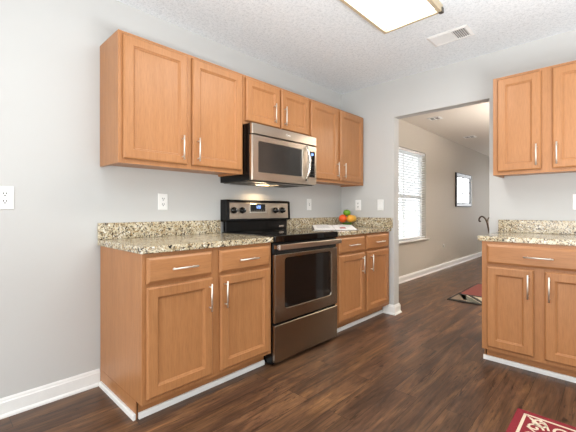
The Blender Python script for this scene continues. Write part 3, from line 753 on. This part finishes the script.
rx0, ry1, rx1, ry0 = 1.963, 1.490, 2.860, 0.900
m = MB(); m.box(rx0, rx1, ry0, ry1, 0.0005, 0.009, 0.003)
def ribbon(m, pts, w, mi, z=0.0094):
    L_ = []
    for i, p in enumerate(pts):
        p = Vector((p[0], p[1], 0)); q0 = Vector((*pts[max(i - 1, 0)], 0)); q1 = Vector((*pts[min(i + 1, len(pts) - 1)], 0))
        dd = (q1 - q0).normalized(); nn = Vector((-dd.y, dd.x, 0)); ww = w[i] if isinstance(w, list) else w
        L_.append([(p + nn * ww / 2 + Vector((0, 0, z))), (p - nn * ww / 2 + Vector((0, 0, z))), (p - nn * ww / 2 + Vector((0, 0, z - 0.0012))), (p + nn * ww / 2 + Vector((0, 0, z - 0.0012)))])
    m.rings(L_, mi=mi)
ins = 0.043
for (A, B) in (((rx0 + ins, ry1 - ins), (rx1 - ins, ry1 - ins)), ((rx0 + ins, ry0 + ins), (rx1 - ins, ry0 + ins)), ((rx0 + ins, ry0 + ins - 0.006), (rx0 + ins, ry1 - ins + 0.006)), ((rx1 - ins, ry0 + ins), (rx1 - ins, ry1 - ins))):
    ribbon(m, [A, B], 0.013, 1)
def spiral(cx, cy, r, a0, turns, s, n=22):
    return [(cx + s * r * (1 - 0.8 * k / n) * math.cos(a0 + turns * 2 * PI * k / n), cy + r * (1 - 0.8 * k / n) * math.sin(a0 + turns * 2 * PI * k / n)) for k in range(n + 1)]
k = 0
xx = rx0 + ins + 0.075
while xx < rx1 - ins - 0.05:
    s = 1 if k % 2 == 0 else -1
    for sy, yc in ((1, ry1 - ins - 0.058), (-1, ry0 + ins + 0.058)):
        ribbon(m, spiral(xx, yc + s * 0.006, 0.040, 0.5 * PI * s, 1.2, s), [0.012] * 12 + [0.009] * 11, 1)
        ribbon(m, [(xx + 0.045 * q - 0.01, yc + s * sy * (0.030 - 0.062 * q + 0.03 * math.sin(q * PI))) for q in [i / 8 for i in range(9)]], 0.010, 1)
    xx += 0.088; k += 1
yy = ry0 + ins + 0.13
while yy < ry1 - ins - 0.10:
    for sx, xc in ((1, rx0 + ins + 0.055), (-1, rx1 - ins - 0.055)):
        ribbon(m, spiral(xc, yy, 0.036, 0, 1.2, sx), 0.011, 1)
        ribbon(m, [(xc + sx * (0.03 - 0.06 * q), yy + 0.028 + 0.05 * q) for q in (0, 0.3, 0.6, 1)], 0.009, 1)
    yy += 0.090
# corner leaves that run from the border's corner
for i in range(3): ribbon(m, [(rx0 + ins + 0.012 + 0.012 * i + 0.05 * q, ry1 - ins - 0.012 - 0.018 * i - 0.030 * q - 0.012 * q * q) for q in (0, 0.35, 0.7, 1)], [0.005, 0.008, 0.008, 0.005], 1, 0.0098 + 0.0003 * i)
for s in (-1, 1): ribbon(m, [(rx0 + 0.2 + (rx1 - rx0 - 0.4) * q, (ry0 + ry1) / 2 + s * 0.06) for q in (0, 1)], 0.012, 1)
tag(m.build('red_rug', [M['red'], M['cream']]), 'dark red rug with a cream scroll border on the kitchen floor', 'rug')

fxa, fya, fxb, fyb = 0.850, 3.640, 2.25, 4.900
m = MB(); m.box(fxa, fxb, fya, fyb, 0.0005, 0.009, 0.003, mi=0)
def poly(m, pts, mi, z=0.0095): m.prism([(x, y, z - 0.0012) for x, y in pts], (0, 0, 0.0012), mi)
poly(m, [(fxa + 0.03, fya + 0.06), (fxb - 0.03, fya + 0.06), (fxb - 0.03, fya + 0.36), (fxa + 0.03, fya + 0.36)], 1)
poly(m, [(fxa + 0.03, fya + 0.42), (fxb - 0.03, fya + 0.42), (fxb - 0.03, fyb - 0.04), (fxa + 0.03, fyb - 0.04)], 2)
poly(m, [(fxa + 0.03, fya + 0.06), (fxa + 0.20, fya + 0.06), (fxa + 0.12, fya + 0.36), (fxa + 0.03, fya + 0.36)], 4, 0.0100)
xx = fxa + 0.17
while xx < fxb - 0.30:
    poly(m, [(xx, fya + 0.10), (xx + 0.10, fya + 0.06), (xx + 0.19, fya + 0.06), (xx + 0.05, fya + 0.24), (xx - 0.08, fya + 0.36), (xx - 0.14, fya + 0.36)], 3, 0.0100)
    poly(m, [(xx + 0.20, fya + 0.06), (xx + 0.25, fya + 0.06), (xx + 0.10, fya + 0.28), (xx + 0.02, fya + 0.36), (xx - 0.03, fya + 0.36)], 0, 0.0103)
    xx += 0.42
tag(m.build('patterned_rug', [M['far_black'], M['far_cream'], M['far_red'], M['far_green'], M['far_tan']]), 'red, cream and charcoal patterned rug on the dining room floor', 'rug')

ir = thing('iron_stand', 'dark wrought iron stand with a curled scroll top, behind the right counter', 'stand', (0.985, 5.3, 0))
Y = 5.3
px = [(0.985, 0.05), (0.985, 0.40), (0.955, 0.60), (0.922, 0.724), (0.905, 0.816), (0.885, 0.909), (0.858, 0.968), (0.817, 0.996), (0.786, 0.976), (0.774, 0.942), (0.783, 0.917), (0.800, 0.923)]
def smooth(pts, n=4):
    out = []
    for i in range(len(pts) - 1):
        p0, p1, p2, p3 = (Vector((*pts[max(0, min(len(pts) - 1, j))], 0)) for j in (i - 1, i, i + 1, i + 2))
        for k in range(n):
            q = k / n
            v = 0.5 * ((2 * p1) + (p2 - p0) * q + (2 * p0 - 5 * p1 + 4 * p2 - p3) * q * q + (3 * p1 - p0 - 3 * p2 + p3) * q ** 3)
            out.append((v.x, v.y))
    out.append(pts[-1]); return out
m = MB(); m.tube([(x, Y, z) for x, z in smooth(px)], 0.012, 8); m.build('stem', M['iron'], ir)
m = MB(); m.tube([(x, Y, z) for x, z in smooth([(0.890, 0.900), (0.897, 0.945), (0.914, 0.978), (0.930, 0.985), (0.938, 0.968)])], 0.007, 8); m.build('side_scroll', M['iron'], ir)
for k in range(3):
    an = 0.3 + k * 2 * PI / 3; dx, dy = math.cos(an), math.sin(an)
    m = MB(); m.tube([(0.985 + dx * q, Y + dy * q, z) for q, z in ((0.012, 0.10), (0.05, 0.09), (0.09, 0.045), (0.12, 0.010))], 0.009, 8); m.build('leg', M['iron'], ir)
